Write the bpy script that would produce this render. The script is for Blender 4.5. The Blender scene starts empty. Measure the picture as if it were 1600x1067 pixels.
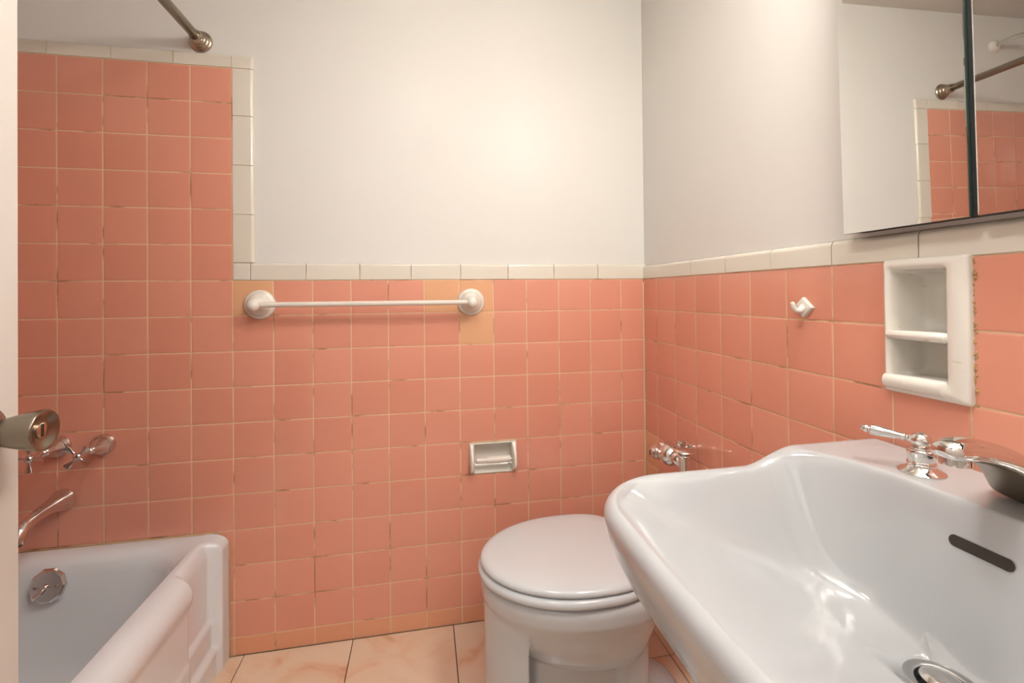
import bpy, bmesh, math, random
from mathutils import Vector, Matrix
random.seed(7)
PI = math.pi
C = bpy.context.scene.collection
scene = bpy.context.scene

# ------------------------------------------------------------------ materials
def mat(name, col, rough=0.5, metal=0.0, coat=0.0, spec=0.5, emit=None, estr=0.0):
    m = bpy.data.materials.new(name); m.use_nodes = True
    b = m.node_tree.nodes['Principled BSDF']
    b.inputs['Base Color'].default_value = (*col, 1)
    b.inputs['Roughness'].default_value = rough
    b.inputs['Metallic'].default_value = metal
    b.inputs['Specular IOR Level'].default_value = spec
    b.inputs['Coat Weight'].default_value = coat
    b.inputs['Coat Roughness'].default_value = 0.06
    if emit:
        b.inputs['Emission Color'].default_value = (*emit, 1)
        b.inputs['Emission Strength'].default_value = estr
    return m

def nd(m, t, **kw):
    n = m.node_tree.nodes.new(t)
    for k, v in kw.items(): setattr(n, k, v)
    return n

def link(m, a, b): m.node_tree.links.new(a, b)
def bsdf(m): return m.node_tree.nodes['Principled BSDF']

def noise_bump(m, scale, strength, dist=0.001, detail=2.0, rough_in=None):
    n = nd(m, 'ShaderNodeTexNoise'); n.inputs['Scale'].default_value = scale; n.inputs['Detail'].default_value = detail
    tc = nd(m, 'ShaderNodeTexCoord'); link(m, tc.outputs['Object'], n.inputs['Vector'])
    b = nd(m, 'ShaderNodeBump'); b.inputs['Strength'].default_value = strength; b.inputs['Distance'].default_value = dist
    link(m, n.outputs['Fac'], b.inputs['Height']); link(m, b.outputs['Normal'], bsdf(m).inputs['Normal'])

def vary(m, c0, c1, island=True, scale=40.0, amt=0.35):
    """glaze colour that differs a little from tile to tile, with a faint mottle"""
    g = nd(m, 'ShaderNodeNewGeometry'); n = nd(m, 'ShaderNodeTexNoise'); n.inputs['Scale'].default_value = scale
    tc = nd(m, 'ShaderNodeTexCoord'); link(m, tc.outputs['Object'], n.inputs['Vector'])
    mx = nd(m, 'ShaderNodeMath', operation='MULTIPLY_ADD'); link(m, n.outputs['Fac'], mx.inputs[0]); mx.inputs[1].default_value = amt
    if island: link(m, g.outputs['Random Per Island'], mx.inputs[2])
    mx2 = nd(m, 'ShaderNodeMath', operation='SUBTRACT'); link(m, mx.outputs[0], mx2.inputs[0]); mx2.inputs[1].default_value = amt * 0.5
    r = nd(m, 'ShaderNodeMix', data_type='RGBA'); link(m, mx2.outputs[0], r.inputs[0]); r.clamp_factor = True
    r.inputs[6].default_value = (*c0, 1); r.inputs[7].default_value = (*c1, 1)
    link(m, r.outputs[2], bsdf(m).inputs['Base Color'])

M = {}
M['pink'] = mat('pink_glazed_tile', (.6, .25, .17), .16, coat=.3); vary(M['pink'], (.755, .318, .222), (.795, .352, .25)); noise_bump(M['pink'], 14, .05, .002)
M['orange'] = mat('orange_glazed_tile', (.66, .32, .17), .18, coat=.3); vary(M['orange'], (.78, .42, .235), (.81, .45, .26)); noise_bump(M['orange'], 14, .06, .002)
M['basetile'] = mat('base_course_tile', (.62, .27, .15), .2, coat=.2); vary(M['basetile'], (.75, .335, .195), (.80, .385, .225)); noise_bump(M['basetile'], 14, .06, .002)
M['cream'] = mat('cream_glazed_tile', (.74, .67, .54), .14, coat=.3); vary(M['cream'], (.76, .71, .61), (.79, .745, .655)); noise_bump(M['cream'], 12, .05, .002)
M['grout'] = mat('aged_grout', (.5, .3, .16), .85)
def grout_nodes(m):
    n = nd(m, 'ShaderNodeTexNoise'); n.inputs['Scale'].default_value = 9; n.inputs['Detail'].default_value = 5
    tc = nd(m, 'ShaderNodeTexCoord'); link(m, tc.outputs['Object'], n.inputs['Vector'])
    r = nd(m, 'ShaderNodeValToRGB'); link(m, n.outputs['Fac'], r.inputs[0])
    e = r.color_ramp.elements; e[0].position = .36; e[0].color = (.42, .23, .125, 1); e[1].position = .45; e[1].color = (.80, .56, .35, 1)
    link(m, r.outputs[0], bsdf(m).inputs['Base Color'])
grout_nodes(M['grout'])
M['paint'] = mat('semi_gloss_white_paint', (.79, .774, .738), .3, spec=.12); noise_bump(M['paint'], 5, .12, .004, 4)
M['paint_flat'] = mat('ceiling_paint', (.76, .73, .68), .6)
M['doorpaint'] = mat('door_paint', (.64, .60, .555), .4)
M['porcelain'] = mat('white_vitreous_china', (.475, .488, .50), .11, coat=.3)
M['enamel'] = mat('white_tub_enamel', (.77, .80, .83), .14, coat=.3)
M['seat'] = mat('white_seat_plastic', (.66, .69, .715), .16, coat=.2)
M['ceramic'] = mat('cream_white_ceramic', (.80, .77, .70), .12, coat=.4)
M['plastic'] = mat('cream_plastic', (.78, .73, .66), .3)
M['chrome'] = mat('chrome', (.72, .70, .68), .07, 1.0)
M['spoutchrome'] = mat('polished_chrome', (.74, .71, .68), .05, 1.0)
M['nickel'] = mat('aged_brushed_nickel', (.42, .355, .275), .3, 1.0)
def brushed(m):
    n = nd(m, 'ShaderNodeTexNoise'); n.inputs['Scale'].default_value = 60
    tc = nd(m, 'ShaderNodeTexCoord'); mp = nd(m, 'ShaderNodeMapping'); mp.inputs['Scale'].default_value = (1, 12, 12)
    link(m, tc.outputs['Object'], mp.inputs[0]); link(m, mp.outputs[0], n.inputs['Vector'])
    mr = nd(m, 'ShaderNodeMapRange'); mr.inputs[3].default_value = .2; mr.inputs[4].default_value = .38
    link(m, n.outputs['Fac'], mr.inputs[0]); link(m, mr.outputs[0], bsdf(m).inputs['Roughness'])
M['knobmetal'] = mat('antique_nickel', (.27, .235, .185), .27, 1.0)
M['darkmetal'] = mat('dark_slot_metal', (.05, .04, .035), .4, .6)
M['dark'] = mat('dark_gap', (.028, .03, .028), .6)
M['steel'] = mat('satin_steel', (.55, .55, .55), .25, 1.0)
M['mirror'] = mat('mirror_glass', (.90, .905, .89), .0, 1.0)
M['glassedge'] = mat('green_glass_edge', (.045, .07, .06), .2)
M['lamp'] = mat('lit_frosted_globe', (1, 1, 1), .4, emit=(1, .945, .88), estr=1.0)
M['floor'] = mat('peach_marble_floor_tile', (.7, .5, .36), .22, coat=.2)
def marble(m):
    tc = nd(m, 'ShaderNodeTexCoord')
    g = nd(m, 'ShaderNodeNewGeometry')
    ad = nd(m, 'ShaderNodeVectorMath', operation='MULTIPLY_ADD')
    cb = nd(m, 'ShaderNodeCombineXYZ')
    for i in range(3): link(m, g.outputs['Random Per Island'], cb.inputs[i])
    link(m, cb.outputs[0], ad.inputs[0]); ad.inputs[1].default_value = (7, 13, 5); link(m, tc.outputs['Object'], ad.inputs[2])
    n = nd(m, 'ShaderNodeTexNoise'); n.inputs['Scale'].default_value = 5.5; n.inputs['Detail'].default_value = 9; n.inputs['Distortion'].default_value = 1.1
    link(m, ad.outputs[0], n.inputs['Vector'])
    r = nd(m, 'ShaderNodeValToRGB'); link(m, n.outputs['Fac'], r.inputs[0])
    e = r.color_ramp.elements
    e[0].position = .28; e[0].color = (.66, .36, .22, 1); e[1].position = .50; e[1].color = (.80, .615, .455, 1)
    x = e.new(.41); x.color = (.79, .55, .385, 1); x = e.new(.72); x.color = (.82, .65, .50, 1)
    link(m, r.outputs[0], bsdf(m).inputs['Base Color'])
marble(M['floor'])
M['joint'] = mat('dark_floor_joint', (.17, .08, .04), .9)
M['rust'] = mat('old_mortar', (.50, .30, .13), .9)
def stained(m):
    tc = nd(m, 'ShaderNodeTexCoord'); mp = nd(m, 'ShaderNodeMapping'); mp.inputs['Scale'].default_value = (20, 24, 90)
    link(m, tc.outputs['Object'], mp.inputs[0])
    n = nd(m, 'ShaderNodeTexNoise'); n.inputs['Scale'].default_value = 1.2; n.inputs['Detail'].default_value = 4; link(m, mp.outputs[0], n.inputs['Vector'])
    r = nd(m, 'ShaderNodeValToRGB'); link(m, n.outputs['Fac'], r.inputs[0])
    e = r.color_ramp.elements; e[0].position = .66; e[0].color = (.80, .77, .70, 1); e[1].position = .8; e[1].color = (.55, .36, .16, 1)
    link(m, r.outputs[0], bsdf(m).inputs['Base Color'])
M['ceramic_worn'] = mat('worn_cream_ceramic', (.8, .77, .7), .14, coat=.4); stained(M['ceramic_worn'])

# ------------------------------------------------------------------ mesh helpers
def obj(name, bm, material, parent=None, smooth=True, loc=None, sub=0, autosmooth=None):
    me = bpy.data.meshes.new(name)
    bmesh.ops.recalc_face_normals(bm, faces=bm.faces[:]) if bm.faces else None
    bm.to_mesh(me); bm.free()
    for mm in (material if isinstance(material, (list, tuple)) else [material]): me.materials.append(mm)
    o = bpy.data.objects.new(name, me); C.objects.link(o)
    for p in me.polygons: p.use_smooth = smooth
    if parent is not None:
        o.parent = parent
        o.location = -Vector(parent_world(parent)) if loc is None else loc
    if sub:
        s = o.modifiers.new('sub', 'SUBSURF'); s.levels = sub; s.render_levels = sub
    if smooth and autosmooth:
        try: me.set_sharp_from_angle(angle=math.radians(autosmooth))
        except Exception: pass
    return o

def parent_world(p):
    v = Vector((0, 0, 0))
    while p is not None:
        v += Vector(p.location); p = p.parent
    return v

def thing(name, label, cat, loc=(0, 0, 0), group=None):
    o = bpy.data.objects.new(name, None); C.objects.link(o); o.location = loc
    o.empty_display_size = .05
    o['label'] = label; o['category'] = cat
    if group: o['group'] = group
    return o

def struct(name, bm, m, parent=None, smooth=False, **kw):
    o = obj(name, bm, m, parent, smooth, **kw)
    if parent is None: o['kind'] = 'structure'
    return o

def box(bm, x0, x1, y0, y1, z0, z1, bev=0.0, seg=2, mi=0):
    vs = [bm.verts.new((x, y, z)) for z in (z0, z1) for y in (y0, y1) for x in (x0, x1)]
    q = [(0, 2, 3, 1), (4, 5, 7, 6), (0, 1, 5, 4), (2, 6, 7, 3), (0, 4, 6, 2), (1, 3, 7, 5)]
    fs = [bm.faces.new([vs[i] for i in f]) for f in q]
    for f in fs: f.material_index = mi
    if bev > 0:
        es = list({e for f in fs for e in f.edges})
        r = bmesh.ops.bevel(bm, geom=es, offset=bev, segments=seg, profile=.5, affect='EDGES')
        for f in r['faces']: f.material_index = mi
    return fs

def quad(bm, pts, mi=0):
    f = bm.faces.new([bm.verts.new(p) for p in pts]); f.material_index = mi; return f

def loft(bm, rings, closed=True, cap0=False, cap1=False, mi=0):
    V = [[bm.verts.new(p) for p in r] for r in rings]
    n = len(V[0])
    for a, b in zip(V[:-1], V[1:]):
        for i in range(n if closed else n - 1):
            j = (i + 1) % n
            f = bm.faces.new((a[i], a[j], b[j], b[i])); f.material_index = mi
    if cap0: bm.faces.new(V[0][::-1]).material_index = mi
    if cap1: bm.faces.new(V[-1]).material_index = mi
    return V

def frame_of(d):
    d = Vector(d).normalized()
    u = d.cross(Vector((0, 0, 1)))
    if u.length < 1e-4: u = Vector((1, 0, 0))
    u.normalize(); return d, u, u.cross(d)

def lathe(bm, prof, origin, axis, n=32, mi=0, cap=True, facets=None):
    """prof: (distance along axis, radius)"""
    d, u, w = frame_of(axis); o = Vector(origin)
    n = facets or n
    rings = []
    for s, r in prof:
        rings.append([o + d * s + (u * math.cos(2 * PI * k / n) + w * math.sin(2 * PI * k / n)) * max(r, 1e-5) for k in range(n)])
    loft(bm, rings, True, cap, cap, mi)

def spline(pts, n):
    """Catmull-Rom through pts (tuples of any length)"""
    out = []
    P = [pts[0]] + list(pts) + [pts[-1]]
    for i in range(1, len(P) - 2):
        for k in range(n):
            t = k / n
            a = []
            for c in range(len(pts[0])):
                p0, p1, p2, p3 = P[i - 1][c], P[i][c], P[i + 1][c], P[i + 2][c]
                a.append(.5 * (2 * p1 + (p2 - p0) * t + (2 * p0 - 5 * p1 + 4 * p2 - p3) * t * t + (3 * p1 - p0 - 3 * p2 + p3) * t ** 3))
            out.append(tuple(a))
    out.append(tuple(pts[-1])); return out

def tube(bm, path, n=20, mi=0, flat=None, up=None):
    """path: (x,y,z,r) or (x,y,z,ra,rb): swept tube, ra across, rb along the up direction"""
    rings = []
    P = [Vector(p[:3]) for p in path]
    prev = None
    for i, p in enumerate(P):
        d = (P[min(i + 1, len(P) - 1)] - P[max(i - 1, 0)]).normalized()
        if up is not None:
            u = d.cross(Vector(up)).normalized()
        elif prev is None:
            _, u, _w = frame_of(d)
        else:
            u = (prev - d * prev.dot(d)).normalized()
        prev = u; w = u.cross(d)
        ra = path[i][3]; rb = path[i][4] if len(path[i]) > 4 else ra
        rings.append([p + u * (ra * math.cos(2 * PI * k / n)) + w * (rb * math.sin(2 * PI * k / n)) for k in range(n)])
    loft(bm, rings, True, True, True, mi)

def sstep(a, b, x):
    t = min(1, max(0, (x - a) / (b - a))); return t * t * (3 - 2 * t)
def smax(k, *v):
    m = max(v); return m + k * math.log(sum(math.exp((x - m) / k) for x in v))
def smin(k, *v): return -smax(k, *[-x for x in v])

# ------------------------------------------------------------------ the room's dimensions
ZF, ZC = 0.0, 2.112
XL, YN = -2.06, -1.47          # left wall, near (doorway) wall
PU, PV = .11, .104             # tile pitch across and up
ZA = 1.092                     # top of the pink wainscot
XS = -1.2932                   # where the tall tub surround begins
ZT = ZA + 6 * PV               # top of the pink tub surround
PT = .008                      # painted wall sits this far behind the tile face
GAP = .0026

def wall_pt(w, a, b, d):
    """a along the wall, b up, d towards the room; w = back / right / left / near"""
    if w == 'b': return (a, -d, b)
    if w == 'r': return (-d, a, b)
    if w == 'l': return (XL + d, a, b)

def tile(bm, w, a0, a1, b0, b1, mi=0, th=.006, face=0.0, bev=.0011, tilt=True):
    g = GAP / 2
    a0, a1 = sorted((a0, a1))
    a0 += g; a1 -= g; b0 += g; b1 -= g
    if a1 - a0 < .004 or b1 - b0 < .004: return
    e1, e2 = (random.uniform(-1, 1) * .00016, random.uniform(-1, 1) * .00016) if tilt else (0, 0)
    off = random.uniform(-.00022, .0001) if tilt else 0
    def P(a, b, d):
        ta = (a - (a0 + a1) / 2) / (a1 - a0); tb = (b - (b0 + b1) / 2) / (b1 - b0)
        return wall_pt(w, a, b, face + d + off + ta * e1 + tb * e2)
    rings = []
    for ins, d in ((0, -th), (0, -bev * 1.5), (bev * .35, -bev * .5), (bev * 1.3, -.00012), (bev * 2.6, 0)):
        rings.append([P(a0 + ins, b0 + ins, d), P(a1 - ins, b0 + ins, d), P(a1 - ins, b1 - ins, d), P(a0 + ins, b1 - ins, d)])
    loft(bm, rings, True, False, True, mi)

def rects_minus(a0, a1, b0, b1, holes):
    A = sorted({a0, a1, *[h[i] for h in holes for i in (0, 1) if a0 < h[i] < a1]})
    B = sorted({b0, b1, *[h[i] for h in holes for i in (2, 3) if b0 < h[i] < b1]})
    for i in range(len(A) - 1):
        for j in range(len(B) - 1):
            ca, cb = (A[i] + A[i + 1]) / 2, (B[j] + B[j + 1]) / 2
            if any(h[0] < ca < h[1] and h[2] < cb < h[3] for h in holes): continue
            yield A[i], A[i + 1], B[j], B[j + 1]

def flat_wall(bm, w, rects, d):
    for a0, a1, b0, b1 in rects:
        quad(bm, [wall_pt(w, a0, b0, d), wall_pt(w, a1, b0, d), wall_pt(w, a1, b1, d), wall_pt(w, a0, b1, d)])

# ---- cap tiles: profile across the strip, rounded on its free edge
def cap_piece(bm, w, a0, a1, b0, b1, rnd='up', face=.0015, R=.009):
    """bullnose piece. rnd: which side is rounded back to the painted wall (up / right / up+right)"""
    g = GAP / 2 * .8
    a0, a1 = sorted((a0, a1)); a0 += g; a1 -= g; b0 += g * .6
    N = 8
    prof = [(0, -PT)] + [(R - R * math.cos(k * PI / 2 / N), -R + R * math.sin(k * PI / 2 / N)) for k in range(N + 1)]
    if rnd == 'up':
        ring = lambda a: [wall_pt(w, a, b0, face - .008), wall_pt(w, a, b0, face - .001), wall_pt(w, a, b0 + .001, face)] + \
            [wall_pt(w, a, b1 - i, face + d) for i, d in reversed(prof)]
        rg = [ring(a0 + .0), ring(a0 + .0003), ring(a1 - .0003), ring(a1)]
        loft(bm, rg, False)
        for r in (rg[0], rg[-1]): bm.faces.new([bm.verts.new(p) for p in r])
    elif rnd == 'right':
        ring = lambda b: [wall_pt(w, a0, b, face - .008), wall_pt(w, a0, b, face - .001), wall_pt(w, a0 + .001, b, face)] + \
            [wall_pt(w, a1 - i, b, face + d) for i, d in reversed(prof)]
        rg = [ring(b0), ring(b1 - g)]
        loft(bm, rg, False)
        for r in rg: bm.faces.new([bm.verts.new(p) for p in r])
    else:
        rings = []
        cut = [(0, 0, face - .001), ] 
        for i, d in prof:
            rings.append([wall_pt(w, a0, b0, face + d), wall_pt(w, a1 - i, b0, face + d), wall_pt(w, a1 - i, b1 - i, face + d), wall_pt(w, a0, b1 - i, face + d)])
        loft(bm, rings, True, False, True)

# ------------------------------------------------------------------ back wall
TP = (-.606, -.453, .469, .568)      # paper holder opening
SD = (-.972, -.856, .884, 1.092)     # soap dish opening (right wall)
bm = bmesh.new()
flat_wall(bm, 'b', [(XS, .02, ZA, ZC), (XL, XS, ZT, ZC)], -PT)
wall_back = struct('wall_back', bm, M['paint'])
bm = bmesh.new()
flat_wall(bm, 'b', list(rects_minus(XS, 0, 0, ZA + .02, [TP])) + [(XL, XS, 0, ZT + .035), (XS, XS + .05, ZA, ZT + .035)], -.0011)
obj('grout_bed', bm, M['grout'], wall_back, False)
bm = bmesh.new()
xk = lambda k: -.0832 - (11 - k) * PU
orange = {(0, 0), (5, 0), (6, 0), (6, 1)}
def field(bm, w, spans, rows, holes, special=None):
    for k, (a0, a1) in spans:
        for v, b0, b1 in rows:
            mi = 2 if v == 10 else 0
            if special and (k, v) in special: mi = 1
            done = False
            for h in holes:
                if a0 < h[1] - .002 and a1 > h[0] + .002 and b0 < h[3] - .002 and b1 > h[2] + .002:
                    done = True
                    if a0 < h[0] - .008: tile(bm, w, a0, h[0], b0, b1, mi)
                    if a1 > h[1] + .008: tile(bm, w, h[1], a1, b0, b1, mi)
                    if b1 > h[3] + .012: tile(bm, w, max(a0, h[0]), min(a1, h[1]), h[3], b1, mi)
                    if b0 < h[2] - .012: tile(bm, w, max(a0, h[0]), min(a1, h[1]), b0, h[2], mi)
            if not done: tile(bm, w, a0, a1, b0, b1, mi)
rows = [(v, max(0, ZA - (v + 1) * PV), ZA - v * PV) for v in range(11)]
spans = [(k, (xk(k), xk(k + 1) if k < 11 else 0.0)) for k in range(0, 12)]
field(bm, 'b', spans, rows, [TP], orange)
spans = [(k, (max(XL, xk(k)), xk(k + 1))) for k in range(-7, 0)]
rows_t = [(v, ZA - (v + 1) * PV, ZA - v * PV) for v in range(-6, 7)]
field(bm, 'b', spans, rows_t, [])
field(bm, 'b', [(-1, (xk(-1), xk(0)))], [(v, max(0, ZA - (v + 1) * PV), ZA - v * PV) for v in range(7, 11)], [])
obj('pink_tiles', bm, [M['pink'], M['orange'], M['basetile']], wall_back, True, autosmooth=35)
bm = bmesh.new()
ZCAP = ZA + .0515
x = 0.0; js = [0.012, -.166] + [-.166 - .1542 * k for k in range(1, 7)] + [-1.2445]
for a, b in zip(js[:-1], js[1:]): cap_piece(bm, 'b', b, a, ZA, ZCAP, 'up')
tile(bm, 'b', XS, -1.2445, ZA, ZCAP + .001, 0, face=.0015)
zj = [ZCAP + .001, 1.286, 1.431, 1.576, ZT]
for a, b in zip(zj[:-1], zj[1:]): cap_piece(bm, 'b', XS, -1.2345, a, b, 'right')
cap_piece(bm, 'b', XS, -1.2345, ZT, ZT + .040, 'both')
xj = [XS, -1.446, -1.602, -1.757, -1.912, XL]
for a, b in zip(xj[:-1], xj[1:]): cap_piece(bm, 'b', b, a, ZT, ZT + .040, 'up')
obj('cream_cap_tiles', bm, M['cream'], wall_back, True, autosmooth=40)

# ------------------------------------------------------------------ right wall
bm = bmesh.new()
flat_wall(bm, 'r', [(YN, .02, ZA, ZC)], -PT)
wall_right = struct('wall_right', bm, M['paint'])
bm = bmesh.new()
flat_wall(bm, 'r', list(rects_minus(YN, 0, 0, ZA + .02, [SD])), -.0011)
obj('grout_bed', bm, M['grout'], wall_right, False)
bm = bmesh.new()
yk = lambda k: -.0888 - k * PU
spans = [(-1, (yk(0), 0.0))] + [(k, (max(YN, yk(k + 1)), yk(k))) for k in range(0, 13) if yk(k) > YN]
field(bm, 'r', spans, rows, [SD], {(-1, 5), (-1, 6), (-1, 7)})
obj('pink_tiles', bm, [M['pink'], M['orange'], M['basetile']], wall_right, True, autosmooth=35)
bm = bmesh.new()
js = [0.0, -.134, -.2885, -.4425, -.597, -.7505, -.904, -1.058, -1.212, -1.366, YN]
for a, b in zip(js[:-1], js[1:]): cap_piece(bm, 'r', b, a, ZA, ZCAP - .006, 'up', R=.011)
obj('cream_cap_tiles', bm, M['cream'], wall_right, True, autosmooth=40)
bm = bmesh.new()   # crumbling old mortar beside the soap dish
for k in range(90):
    z = random.uniform(.885, 1.09); y = random.uniform(-.9775, -.9725)
    r = random.uniform(.0012, .003)
    bmesh.ops.create_icosphere(bm, subdivisions=1, radius=r, matrix=Matrix.Translation((random.uniform(-.001, .002), y, z)))
obj('crumbling_mortar', bm, M['rust'], wall_right, False)
# grey-white caulk in the corner
bm = bmesh.new()
tube(bm, [(-.001 + .0006 * math.sin(7 * k), -.001 + .0006 * math.cos(5 * k), .03 * k, .0028) for k in range(0, 37)], 8)
obj('corner_caulk', bm, mat('corner_caulk_cream', (.70, .56, .36), .6), wall_back)

# ------------------------------------------------------------------ left wall, near wall with the doorway, floor, ceiling, hallway
bm = bmesh.new(); flat_wall(bm, 'l', [(YN, 0, ZT, ZC)], -PT); wall_left = struct('wall_left', bm, M['paint'])
bm = bmesh.new(); flat_wall(bm, 'l', [(YN, 0, 0, ZT + .03)], -.0016); obj('grout_bed', bm, M['grout'], wall_left, False)
bm = bmesh.new()
field(bm, 'l', [(k, (max(YN, -(k + 1) * PU), -k * PU)) for k in range(14)], rows_t, [])
obj('pink_tiles', bm, [M['pink'], M['orange'], M['basetile']], wall_left, True, autosmooth=35)
bm = bmesh.new()
for k in range(10): cap_piece(bm, 'l', max(YN, -(k + 1) * .1545), -k * .1545, ZT, ZT + .04, 'up') if -k * .1545 > YN else None
obj('cream_cap_tiles', bm, M['cream'], wall_left, True, autosmooth=40)

DX0, DX1, DZ = -1.255, -.52, 1.98     # door opening
bm = bmesh.new()
for a0, a1, b0, b1 in ((XL, DX0, 0, ZC), (DX1, .02, 0, ZC), (DX0, DX1, DZ, ZC)):
    box(bm, a0, a1, YN - .11, YN, b0, b1)
wall_front = struct('wall_front', bm, M['paint'])
bm = bmesh.new()
y0 = YN + .012
box(bm, DX1 + .0, DX1 + .055, YN - .125, y0, 0, DZ + .055, .003)
box(bm, DX0 - .045, DX0 - .0, YN - .125, YN - .11, 0, DZ + .055, .003)
box(bm, DX0, DX1, YN - .125, y0, DZ, DZ + .055, .003)
struct('trim_1', bm, M['doorpaint'])

bm = bmesh.new()
quad(bm, [(XL - .1, -4, -.006), (.6, -4, -.006), (.6, .05, -.006), (XL - .1, .05, -.006)])
floor = struct('floor', bm, M['joint'])
bm = bmesh.new()
fx = [-1.267 - .303, -1.267] + [-1.267 + .303 * k for k in range(1, 5)] + [0.0]
fy = [0.0, -.248] + [-.248 - .303 * k for k in range(1, 10)]
for i in range(len(fx) - 1):
    for j in range(len(fy) - 1):
        a0, a1, b1, b0 = fx[i] + .0013, fx[i + 1] - .0013, fy[j] - .0013, fy[j + 1] + .0013
        rr = []
        for ins, z in ((0, -.006), (0, -.0008), (.0006, -.0001), (.0015, 0)):
            rr.append([(a0 + ins, b0 + ins, z), (a1 - ins, b0 + ins, z), (a1 - ins, b1 - ins, z), (a0 + ins, b1 - ins, z)])
        loft(bm, rr, True, False, True)
obj('marbled_tiles', bm, M['floor'], floor, False)

bm = bmesh.new(); quad(bm, [(XL - .02, YN - .02, ZC), (XL - .02, .02, ZC), (.02, .02, ZC), (.02, YN - .02, ZC)])
struct('ceiling', bm, M['paint_flat'])
bm = bmesh.new()   # hallway behind the doorway
HZ = 2.2
for pts in ([(XL, -3.9, 0), (.5, -3.9, 0), (.5, -3.9, HZ), (XL, -3.9, HZ)], [(XL, -3.9, 0), (XL, YN - .11, 0), (XL, YN - .11, HZ), (XL, -3.9, HZ)],
            [(.5, -3.9, 0), (.5, YN - .11, 0), (.5, YN - .11, HZ), (.5, -3.9, HZ)], [(XL, -3.9, HZ), (.5, -3.9, HZ), (.5, YN - .11, HZ), (XL, YN - .11, HZ)],
            [(.02, YN - .11, 0), (.5, YN - .11, 0), (.5, YN - .11, HZ), (.02, YN - .11, HZ)], [(XL, YN - .111, ZC), (.5, YN - .111, ZC), (.5, YN - .111, HZ), (XL, YN - .111, HZ)]):
    quad(bm, pts)
struct('wall_hallway', bm, M['paint_flat'])

# ------------------------------------------------------------------ the open door
bm = bmesh.new()
DF, DT, DY0, DY1 = -1.2565, .034, -1.452, -.778
box(bm, DF - DT, DF, DY0, DY1, .012, DZ - .012, .0015, 2)
door = struct('door_1', bm, M['doorpaint'])
KZ, KY = .8875, -.830
bm = bmesh.new()
lathe(bm, [(0, .0315), (.003, .0315), (.006, .029), (.010, .018), (.012, .0125), (.020, .0125)], (DF, KY, KZ), (1, .03, 0), 40)
knob = obj('door_knob', bm, M['knobmetal'], door, autosmooth=40)
bm = bmesh.new()
kp = spline([(.016, .0125), (.020, .0150), (.028, .0175), (.040, .0206), (.054, .0235), (.0600, .0247), (.0632, .0243), (.0640, .0230), (.0632, .0205)], 5)
kp += [(.0612, .017), (.0595, .0120), (.0592, .0108)]
lathe(bm, kp, (DF, KY, KZ), (1, .03, 0), 56, cap=True)
obj('knob_grip', bm, M['knobmetal'], knob, autosmooth=50)
bm = bmesh.new()
lathe(bm, [(.0585, .0096), (.0606, .0092), (.0612, .0084), (.0612, 0)], (DF, KY, KZ), (1, .03, 0), 28)
obj('lock_button', bm, mat('worn_brass_button', (.55, .44, .33), .25, 1.0), knob, autosmooth=40)
bm = bmesh.new(); box(bm, DF + .0600, DF + .06145, KY - .0012, KY + .0032, KZ - .0074, KZ + .0074)
obj('lock_slot', bm, M['darkmetal'], knob, False)
bm = bmesh.new(); box(bm, DF - DT + .005, DF - .005, DY1 - .0005, DY1 + .0012, KZ - .028, KZ + .028, .0004)
obj('latch_plate', bm, M['nickel'], door, False)
bm = bmesh.new()
for z in (.2, 1.75): lathe(bm, [(0, .005), (.08, .005)], (DF + .003, DY0 - .004, z), (0, 0, 1), 12)
obj('hinges', bm, M['nickel'], door)

# ------------------------------------------------------------------ bathtub
TX0, TX1, TY0, TY1, TZ = -2.052, -1.306, -1.463, -.0025, .362
def rrect(x0, x1, y0, y1, r, z, n=10, rs=None):
    """rounded rectangle, counter-clockwise from the lower right corner; rs = radii (x1y0, x1y1, x0y1, x0y0)"""
    rs = rs or (r,) * 4; out = []
    for (cx, cy, a0), q in zip(((x1, y0, -PI / 2), (x1, y1, 0), (x0, y1, PI / 2), (x0, y0, PI)), rs):
        sx = -1 if cx == x1 else 1; sy = -1 if cy == y1 else 1
        for k in range(n + 1):
            a = a0 + PI / 2 * k / n
            out.append((cx + sx * q + q * math.cos(a), cy + sy * q + q * math.sin(a), z))
    return out
def densify(r, m=4):
    out = []
    for i in range(len(r)):
        a, b = r[i], r[(i + 1) % len(r)]
        k = m if (i + 1) % 11 == 0 else 1
        for t in range(k): out.append(tuple(a[c] + (b[c] - a[c]) * t / k for c in range(3)))
    return out
tub = thing('bathtub', 'white enamel bathtub with a recessed apron, below the tall pink tile surround', 'bathtub', (-1.68, -.73, 0))
bm = bmesh.new()
rg = []
def tring(l, r, b, f, rad, z): return densify(rrect(TX0 + l, TX1 - r, TY0 + b, TY1 - f, rad, z), 14)
# outer rim roll to the inside of the basin; insets: left, right(apron), near, far
seq = [(.002, .050, .001, .001, .003, TZ - .0012), (.004, .054, .003, .003, .004, TZ - .0005), (.008, .058, .006, .006, .010, TZ), (.03, .061, .03, .030, .06, TZ - .0003),
       (.045, .065, .045, .046, .085, TZ - .003), (.054, .070, .054, .056, .10, TZ - .010), (.061, .076, .062, .064, .11, TZ - .022),
       (.067, .081, .072, .071, .112, TZ - .045), (.074, .088, .10, .078, .115, TZ - .10), (.082, .097, .14, .089, .115, TZ - .17), (.092, .107, .18, .101, .115, TZ - .24),
       (.105, .12, .21, .116, .12, TZ - .275), (.13, .145, .24, .14, .12, TZ - .295), (.17, .185, .29, .18, .1, TZ - .303), (.26, .27, .4, .3, .06, TZ - .306)]
for s in seq: rg.append(tring(*s))
loft(bm, rg, True, False, True)
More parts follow.
